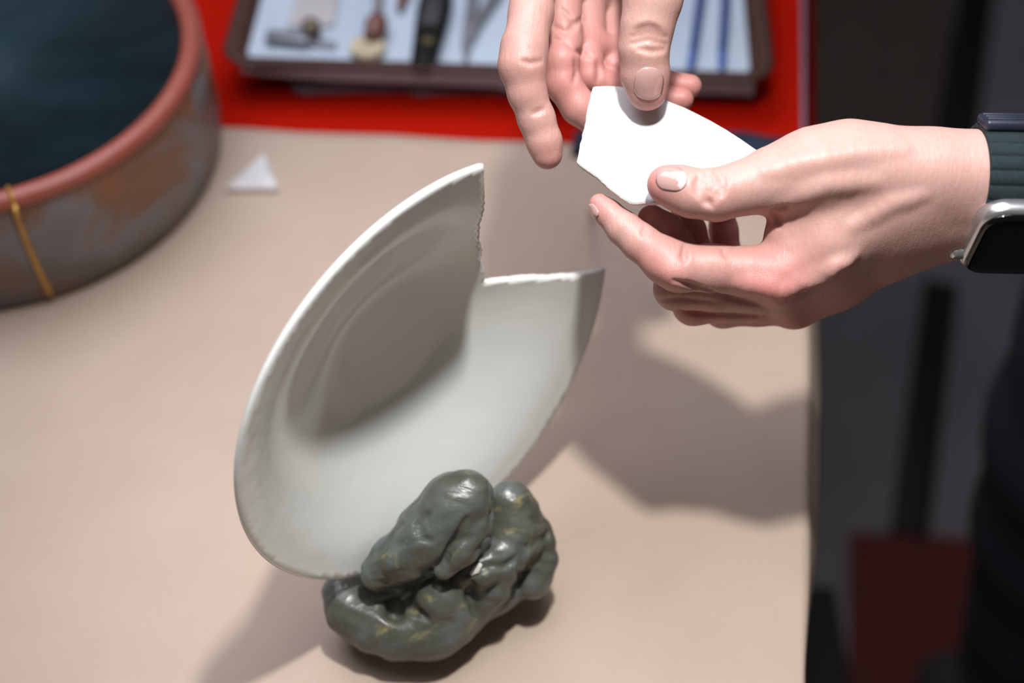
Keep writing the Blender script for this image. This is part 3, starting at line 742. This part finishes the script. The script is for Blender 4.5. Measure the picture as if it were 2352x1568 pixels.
# knuckles, tendons and veins
def over_line(fld, pts, r, sink, kj, mode, n=4, d0=0.5):
    xs = []
    for (x0, y0), (x1, y1) in zip(pts, pts[1:]):
        for t in np.arange(n) / n: xs.append((x0 + (x1 - x0) * t, y0 + (y1 - y0) * t))
    xs.append(pts[-1]); xs = np.array(xs, float); H_ = fld.hit(xs[:, 0], xs[:, 1], d0); nn = fld.normal(H_)
    H_ = H_ - nn * sink
    rr = r * np.interp(np.linspace(0, 1, len(xs)), [0, .25, .75, 1], [.35, 1, 1, .35])
    fld.ops.append(([[(p, float(q)) for p, q in zip(H_, rr)]], .0005, kj, mode))
for pts, r, s in ((((1780, 690), (1860, 640), (1960, 590)), .0022, .0014), (((1862, 655), (1900, 640), (1925, 612), (1948, 606)), .0014, .0006),
                  (((1755, 392), (1840, 372), (1960, 350), (2080, 340)), .0026, .0024), (((1800, 470), (1900, 430), (2010, 420)), .0024, .0023),
                  (((1700, 655), (1790, 668)), .003, .0018), (((1530, 625), (1552, 640)), .004, .0032), (((1960, 520), (2050, 470), (2120, 450)), .0018, .0018)):
    over_line(L, pts, r, s, .005, 'add')
for pts, r in ((((1607, 402), (1600, 425), (1604, 452)), .0013), (((1622, 398), (1616, 425), (1622, 462), (1634, 474)), .0016), (((1645, 400), (1650, 430), (1640, 462)), .0014), (((1633, 395), (1634, 420), (1628, 440)), .0012),
               (((1660, 398), (1664, 425), (1658, 450)), .0005), (((1775, 489), (1790, 482), (1812, 474)), .0017), (((1775, 489), (1784, 500), (1790, 520)), .0012),
               (((1575, 560), (1570, 585), (1572, 600)), .0011), (((1482, 522), (1475, 540)), .0006), (((1660, 570), (1668, 590)), .0008),
               (((1548, 645), (1600, 660), (1700, 690), (1740, 700)), .0013), (((1560, 712), (1640, 722), (1740, 726)), .0012), (((1512, 690), (1560, 686), (1640, 694)), .0007),):
    over_line(L, pts, r, r * 0.1, .0018, 'sub')
# nail bed dip
lh = np.array([.030, .345, .105]); 
flushL = [(PD(1510, 420, .59), .012, .9), (PD(1640, 447, .58), .010, .35), (PD(1377, 468, .61), .010, .8), (PD(1520, 620, .60), .016, .9), (PD(1770, 650, .59), .020, 1.0), (PD(1500, 505, .62), .018, .9),
          (PD(1600, 700, .63), .022, .9), (PD(1800, 720, .63), .028, .9), (PD(1650, 540, .64), .03, .9), (PD(1790, 480, .595), .010, .6), (PD(1900, 690, .63), .03, .6), (PD(1650, 600, .60), .02, .4)]
allp = np.array([p for op in L.ops if op[3] == 'add' for ch_ in op[0] for p, r in ch_])
lo = allp.min(0) - .028; hi = allp.max(0) + .028; hi[0] = 0.262
handL = field_mesh('hand', L, lo, hi, .00068, M_skin, person, relax=1, flush=flushL)
tag(handL, 'hand with the watch, thumb on top of the fragment')

R = Field()
pal = [chain([(1225, -60, 54, .632), (1290, -220, 74, .645), (1400, -400, 105, .665)]),
       chain([(1292, -25, 48, .650), (1340, -200, 78, .665), (1410, -400, 105, .672)]),
       chain([(1348, 5, 44, .664), (1400, -200, 80, .680), (1430, -400, 100, .680)]),
       chain([(1405, 30, 42, .676), (1470, -180, 76, .690), (1450, -400, 95, .690)]),
       chain([(1320, 15, 42, .678), (1380, 20, 44, .688), (1425, 40, 42, .694)]),
       chain([(1520, -100, 76, .612), (1530, -230, 96, .632), (1450, -380, 108, .660)]),
       chain([(1420, -400, 112, .670), (1520, -620, 112, .680), (1700, -950, 130, .690)])]
R.add(pal, .008, .008)
R.add([chain([(1486, 206, 48, .6110), (1482, 170, 54, .6090), (1479, 110, 56, .6050), (1487, 60, 59, .6030), (1499, 0, 66, .6020), (1515, -70, 72, .607), (1525, -160, 84, .62)])], .003, .006)
ri = chain([(1257, 354, 35, .6190), (1250, 325, 39, .6180), (1232, 272, 41, .6160), (1210, 212, 43, .6130), (1199, 150, 53, .6110), (1204, 110, 52, .6120), (1220, 30, 50, .6200), (1225, -60, 54, .632)])
rm = chain([(1430, 325, 32, .6420), (1380, 288, 36, .6410), (1330, 246, 40, .6390), (1292, 190, 41, .6380), (1290, 140, 40, .6370), (1296, 100, 40, .6430), (1292, -25, 46, .650)])
rr_ = chain([(1566, 228, 27, .6520), (1500, 224, 31, .6530), (1420, 205, 33, .6540), (1352, 175, 34, .6500), (1350, 145, 34, .6500), (1352, 95, 40, .6560), (1348, 5, 44, .664)])
rl = chain([(1585, 198, 27, .6600), (1530, 192, 30, .6610), (1460, 185, 31, .6620), (1408, 180, 32, .6600), (1408, 152, 33, .6590), (1408, 100, 36, .6640), (1405, 30, 42, .676)])
R.add([ri], .003, .0035)
for f_ in (rm, rr_, rl): R.add([f_], .0022, .0010)
R.add([chain([(1318, 85, 30, .650), (1375, 105, 30, .656), (1418, 112, 28, .660)])], .002, .002)
for pts, r in ((((1458, 70), (1490, 62), (1520, 72)), .0012), (((1452, 84), (1490, 76), (1530, 86)), .0013), (((1450, 100), (1490, 92), (1530, 102)), .0012), (((1465, 112), (1500, 118), (1528, 114)), .0010),
               (((1245, 140), (1220, 145), (1200, 140)), .0008), (((1250, 250), (1225, 262)), .0008), (((1272, 60), (1300, 75), (1318, 60), (1340, 40)), .0010), (((1290, 20), (1310, 40), (1318, 60)), .0008),
               (((1272, 88), (1300, 96), (1325, 118), (1360, 130)), .0009), (((1320, 140), (1326, 165), (1318, 190)), .0009), (((1372, 140), (1376, 165), (1372, 190)), .0009)):
    over_line(R, pts, r, r * 0.1, .0018, 'sub', d0=0.52)
allp = np.array([p for op in R.ops if op[3] == 'add' for ch_ in op[0] for p, r in ch_])
flushR = [(PD(1500, 235, .61), .012, .9), (PD(1257, 360, .62), .014, .6), (PD(1300, 180, .64), .03, .9), (PD(1390, 140, .65), .03, .9), (PD(1570, 210, .65), .02, 1.), (PD(1200, 160, .61), .018, .4), (PD(1320, 30, .65), .02, .7), (PD(1495, 85, .6), .008, .4)]
lo = allp.min(0) - .026; hi = allp.max(0) + .026
handR = field_mesh('hand', R, lo, hi, .00078, M_skin, person, relax=1, flush=flushR)
tag(handR, 'hand coming from above, thumb pressing the fragment')

# fingernails laid on the finger surfaces
M_nail = NT('fingernail'); M_nail.lk(M_nail.mix(M_nail.noise(160, 2), (0.48, 0.28, 0.255), (0.53, 0.335, 0.31)), M_nail.b.inputs['Base Color'])
M_nail.set('Roughness', 0.16); M_nail.set('Coat Weight', 0.6); M_nail.set('Coat Roughness', 0.08); M_nail.set('Subsurface Weight', 0.15); M_nail.set('Subsurface Scale', 0.002)
M_lun = plain('nail_white', (0.62, 0.49, 0.47), 0.2)
def nail(fld, cx, cy, ang, ln, wd_, parent, d0=0.5, lift=.0007, moon=True):
    ca, sa = math.cos(math.radians(ang)), math.sin(math.radians(ang)); NU, NV = 16, 14; X = []; Y = []; LF = []; mo = []
    for i in range(NU + 1):
        u = -1 + 2 * i / NU
        for j in range(NV + 1):
            v = -1 + 2 * j / NV
            a = u * (1 - 0.30 * abs(v) ** 2.6) ; b = v * (1 - 0.16 * max(0, u) ** 3 - 0.22 * max(0, -u) ** 3)
            X.append(cx + ln / 2 * a * ca - wd_ / 2 * b * sa); Y.append(cy + ln / 2 * a * sa + wd_ / 2 * b * ca)
            LF.append(lift * (1 - 0.75 * v * v) * (1.0 if u > 0.9 else 1.0) * (1 - 0.8 * max(0, -u) ** 6) * (1 - 0.4 * max(0, u) ** 8)); mo.append(u)
    H_ = fld.hit(np.array(X), np.array(Y), d0); nn = fld.normal(H_, 1.2e-3); V = H_ + nn * np.array(LF)[:, None]
    W = NV + 1; F = [(i * W + j, i * W + j + 1, (i + 1) * W + j + 1, (i + 1) * W + j) for i in range(NU) for j in range(NV)]
    o = pydata('fingernail', V, F, M_nail.m, parent); o.data.materials.append(M_lun)
    k = 0
    for i in range(NU):
        for j in range(NV):
            vv = abs(-1 + 2 * (j + .5) / NV); uu = -1 + 2 * (i + .5) / NU
            if moon and uu < -0.55 - 0.5 * vv * vv + 0.12: o.data.polygons[k].material_index = 1
            k += 1
    m = o.modifiers.new('thick', 'SOLIDIFY'); m.thickness = 0.0005; m.offset = -0.3
    return o
nail(L, 1543, 411, 188, 70, 54, handL)
nail(R, 1490, 191, 97, 74, 66, handR, moon=False)
nail(L, 1362, 484, 235, 34, 22, handL, moon=False)

# watch on the wrist
watch = empty('wristwatch', wpt(2290, 441, 0) , 'silver wristwatch with black screen and ribbed dark green strap on the wrist', 'watch')
ax = PD(2352, 442, wd) - PD(2240, 440, wd); ax /= np.linalg.norm(ax)
wn = wr_n - ax * (wr_n @ ax); wn /= np.linalg.norm(wn); wr = np.cross(wn, ax); wr /= np.linalg.norm(wr); wr = wr if wr @ wr_r > 0 else -wr
wc = PD(2290, 441, wd)
M_strap = plain('dark_green_woven_strap', (0.005, 0.018, 0.023), 0.75, var=0.35, nscale=900, bump=0.5)
M_alu = plain('silver_aluminium', (0.62, 0.64, 0.66), 0.28, metal=0.9, var=0.03)
M_glass = plain('black_screen_glass', (0.002, 0.002, 0.002), 0.06, var=0.1)
M_link = plain('navy_magnet_clasp', (0.020, 0.026, 0.045), 0.38, var=0.2)
def stadium(s, r, a=.010):
    """point on the wrist outline, s in metres from the radial tip, going over the back of the hand"""
    half = math.pi * r; per = 2 * half + 4 * a; s = s % per
    q = half / 2
    if s < q: t = s / r; return wr * (a + r * math.cos(t)) + wn * r * math.sin(t), wr * math.cos(t) + wn * math.sin(t)
    s -= q
    if s < 2 * a: return wr * (a - s) + wn * r, wn
    s -= 2 * a
    if s < half: t = math.pi / 2 + s / r; return wr * (-a + r * math.cos(t)) + wn * r * math.sin(t), wr * math.cos(t) + wn * math.sin(t)
    s -= half
    if s < 2 * a: return wr * (-a + s) - wn * r, -wn
    s -= 2 * a
    t = 1.5 * math.pi + s / r; return wr * (a + r * math.cos(t)) + wn * r * math.sin(t), wr * math.cos(t) + wn * math.sin(t)
bm = bmesh.new(); rb = .0198; per = 2 * math.pi * rb + .04; NR = 30; NS = NR * 12; HWD = .0128; rings = []
for i in range(NS):
    p, nrm_ = stadium(per * i / NS, rb); ph = (i % 12) / 12
    h = .0016 + .0012 * abs(math.sin(math.pi * ph)) ** 0.5
    P0 = wc + p
    rings.append([bm.verts.new(P0 + ax * x + nrm_ * y) for x, y in ((-HWD, 0), (-HWD, h * .7), (-HWD + .0007, h), (HWD - .0007, h), (HWD, h * .7), (HWD, 0))])
for i in range(NS):
    a, b = rings[i], rings[(i + 1) % NS]
    for k in range(6): bm.faces.new((a[k], a[(k + 1) % 6], b[(k + 1) % 6], b[k]))
frombm('strap', bm, M_strap, watch)
# magnetic clasp block over the thumb side
tU = UP - ax * (UP @ ax); tU /= np.linalg.norm(tU); tF = np.cross(ax, tU)
tU, tF = tU * math.cos(.42) + tF * math.sin(.42), tF * math.cos(.42) - tU * math.sin(.42)
cb = wc + wr * .010 + tU * (rb + .0038) + tF * .001
bm = bmesh.new(); box(bm, basis(cb - tF * 0.001, ax, tF, tU), .0262, .014, .0046, .0017, 4); frombm('clasp', bm, M_link, watch)
bm = bmesh.new()
for k in (-1, 0, 1): box(bm, basis(cb - tF * .001 + tU * .0024 + tF * k * .0034, ax, tF, tU), .0240, .0018, .0010, .0004, 2)
frombm('clasp_ridges', bm, M_link, watch)
cc = wc + wn * (rb + .0036) + ax * .0028
def pill(bm, layers):
    """stack of rounded rectangles (half x, half y, corner radius, height) in the watch frame"""
    prev = None
    for hx, hy, r, z in layers:
        ring = []
        for sx_, sy_, a0_ in ((1, 1, 0), (-1, 1, 90), (-1, -1, 180), (1, -1, 270)):
            for k in range(9):
                q = math.radians(a0_ + 90 * k / 8)
                ring.append(bm.verts.new(cc + ax * (sx_ * (hx - r) + r * math.cos(q)) + wr * (sy_ * (hy - r) + r * math.sin(q)) + wn * z))
        if prev: [bm.faces.new((prev[k], prev[(k + 1) % 36], ring[(k + 1) % 36], ring[k])) for k in range(36)]
        else: bm.faces.new(ring[::-1])
        prev = ring
    bm.faces.new(prev)
bm = bmesh.new(); pill(bm, [(.012, .015, .006, -.0052), (.0165, .0195, .009, -.0048), (.0186, .0216, .0105, -.003), (.0190, .0220, .011, 0), (.0188, .0218, .0108, .0022), (.0180, .0210, .010, .0036), (.0168, .0198, .009, .0040)]); frombm('case', bm, M_alu, watch)
bm = bmesh.new(); pill(bm, [(.0168, .0198, .009, .0030), (.0172, .0202, .0095, .0040), (.0168, .0198, .009, .0050), (.0155, .0185, .008, .0057), (.012, .015, .006, .0060)]); tag(frombm('screen', bm, M_glass, watch), 'black screen')
bm = bmesh.new(); p0 = cc - ax * .0186 - wr * .011; tube(bm, [p0, p0 - ax * .0022], .0034, 24, upv=tuple(wn)); frombm('crown', bm, M_alu, watch)

# sleeves, torso and trousers (mostly outside the frame)
body = Field()
v = lambda *a: np.array(a, float)
lw, rw = wpt(2500, 444, 0), PD(1700, -950, .690)
body.add([[(v(.50, .66, .10), .115), (v(.55, .66, .40), .12)], [(v(.50, .58, .12), .10), (v(.54, .56, .42), .085)], [(v(.50, .74, .12), .10), (v(.54, .76, .42), .085)], [(v(.55, .66, .44), .06), (v(.54, .66, .52), .052)]], .05, .05)
body.add([[(lw - ax * .008, .034), (v(.42, .43, .16), .046), (v(.53, .54, .43), .062)]], .02, .03)
body.add([[(rw + v(-.02, -.03, 0), .036), (v(.33, .93, .27), .048), (v(.53, .78, .43), .062)]], .02, .03)
allp = np.array([p for op in body.ops for ch_ in op[0] for p, r in ch_])
field_mesh('shirt', body, allp.min(0) - .13, allp.max(0) + .13, .006, M_shirt, person, relax=3)
legs = Field()
legs.add([[(v(.495, .63, .05), .125), (v(.52, .72, .05), .125)]], .03, .03)
legs.add([[(v(.475, .62, .02), .112), (v(.475, .65, -.15), .108), (v(.478, .66, -.28), .100), (v(.490, .665, -.42), .088), (v(.510, .66, -.56), .078), (v(.515, .66, -.645), .074)]], .02, .03)
legs.add([[(v(.60, .76, .02), .11), (v(.62, .78, -.30), .095), (v(.63, .79, -.65), .070)]], .02, .03)
allp = np.array([p for op in legs.ops for ch_ in op[0] for p, r in ch_])
tr = field_mesh('trousers', legs, allp.min(0) - .14, allp.max(0) + .14, .006, M_jeans, person, relax=3)
for x, y in ((.50, .66), (.62, .79)):
    sh = Field(); sh.add([[(v(x + .09, y, FZ + .052), .042), (v(x - .01, y, FZ + .042), .036), (v(x - .06, y, FZ + .037), .030)]], .01, .01)
    F0 = sh.grid(v(x - .20, y - .07, FZ + .007), v(x + .15, y + .07, FZ + .13), .003); F0[:, :, 0] = .01
    V, Q = surface_nets(F0, v(x - .20, y - .07, FZ + .007), .003); pydata('shoe', V, Q, M_shirt, person)

# ================================================================== FLOOR THINGS
def strip(name, a, b, wdt, hgt, mat, label, cat, group=None):
    a, b = np.array(a), np.array(b); t = (b - a) / np.linalg.norm(b - a); s = np.array([-t[1], t[0], 0])
    bm = bmesh.new(); box(bm, basis((a + b) / 2 + np.array([0, 0, hgt / 2 + .0003]), t, s, (0, 0, 1)), np.linalg.norm(b - a), wdt, hgt, .002); return tag(frombm(name, bm, mat), label, cat, group)
f1, f2 = PZ(2158, 660, FZ), PZ(2086, 1235, FZ); f3, f4 = PZ(2250, -80, FZ), PZ(2178, 420, FZ)
strip('floor_bar', f1, f2, .042, .012, M_black, 'black bar lying on the grey floor below the wrist and watch', 'bar')
strip('floor_bar', f3, f4, .055, .012, M_black, 'black bar on the floor at the top right, beyond the watch', 'bar')
mt = [PZ(x, y, FZ + .004) for x, y in ((1850, -120), (2200, -120), (2150, 400), (2055, 560), (1800, 560))]
tag(slab('brown_floor_sheet', [(p[0], p[1]) for p in mt], FZ + .0002, FZ + .004, plain('dark_brown_sheet', (0.030, 0.022, 0.017), 0.9, var=0.15, nscale=30)), 'dark brown flat area on the floor at the top right, left of the far black bar', 'mat')  # thin dark brown sheet that makes this part of the floor darker
rm_ = [PZ(x, y, FZ + .006) for x, y in ((1952, 1222), (2360, 1240), (2380, 1640), (1952, 1640))]
tag(slab('red_mat', [(p[0], p[1]) for p in rm_], FZ + .0002, FZ + .006, plain('dark_red_mat', (0.055, 0.003, 0.002), 0.9, var=0.15, nscale=40)), 'dark red mat on the floor at the bottom right, in front of the trousers', 'mat')

# black lidded box on the floor, half under the table
bx = [PZ(x, y, FZ + .12) for x, y in ((1640, 1340), (1946, 1345), (1940, 1640), (1640, 1640))]
bc = sum(bx) / 4; X0, X1 = min(p[0] for p in bx), (bx[1][0] + bx[2][0]) / 2; Y0, Y1 = bx[2][1], bx[1][1]
bxe = empty('storage_box', ((X0 + X1) / 2, (Y0 + Y1) / 2, FZ + .0003), 'black lidded storage box on the floor at the bottom right beside the red mat', 'box')
bm = bmesh.new(); box(bm, Matrix.Translation(((X0 + X1) / 2, (Y0 + Y1) / 2, FZ + .0503)), X1 - X0 - .012, Y1 - Y0 - .012, .10, .006); frombm('box_body', bm, M_black, bxe, False)
bm = bmesh.new(); box(bm, Matrix.Translation(((X0 + X1) / 2, (Y0 + Y1) / 2, FZ + .111)), X1 - X0, Y1 - Y0, .018, .004); frombm('lid', bm, M_black, bxe, False)
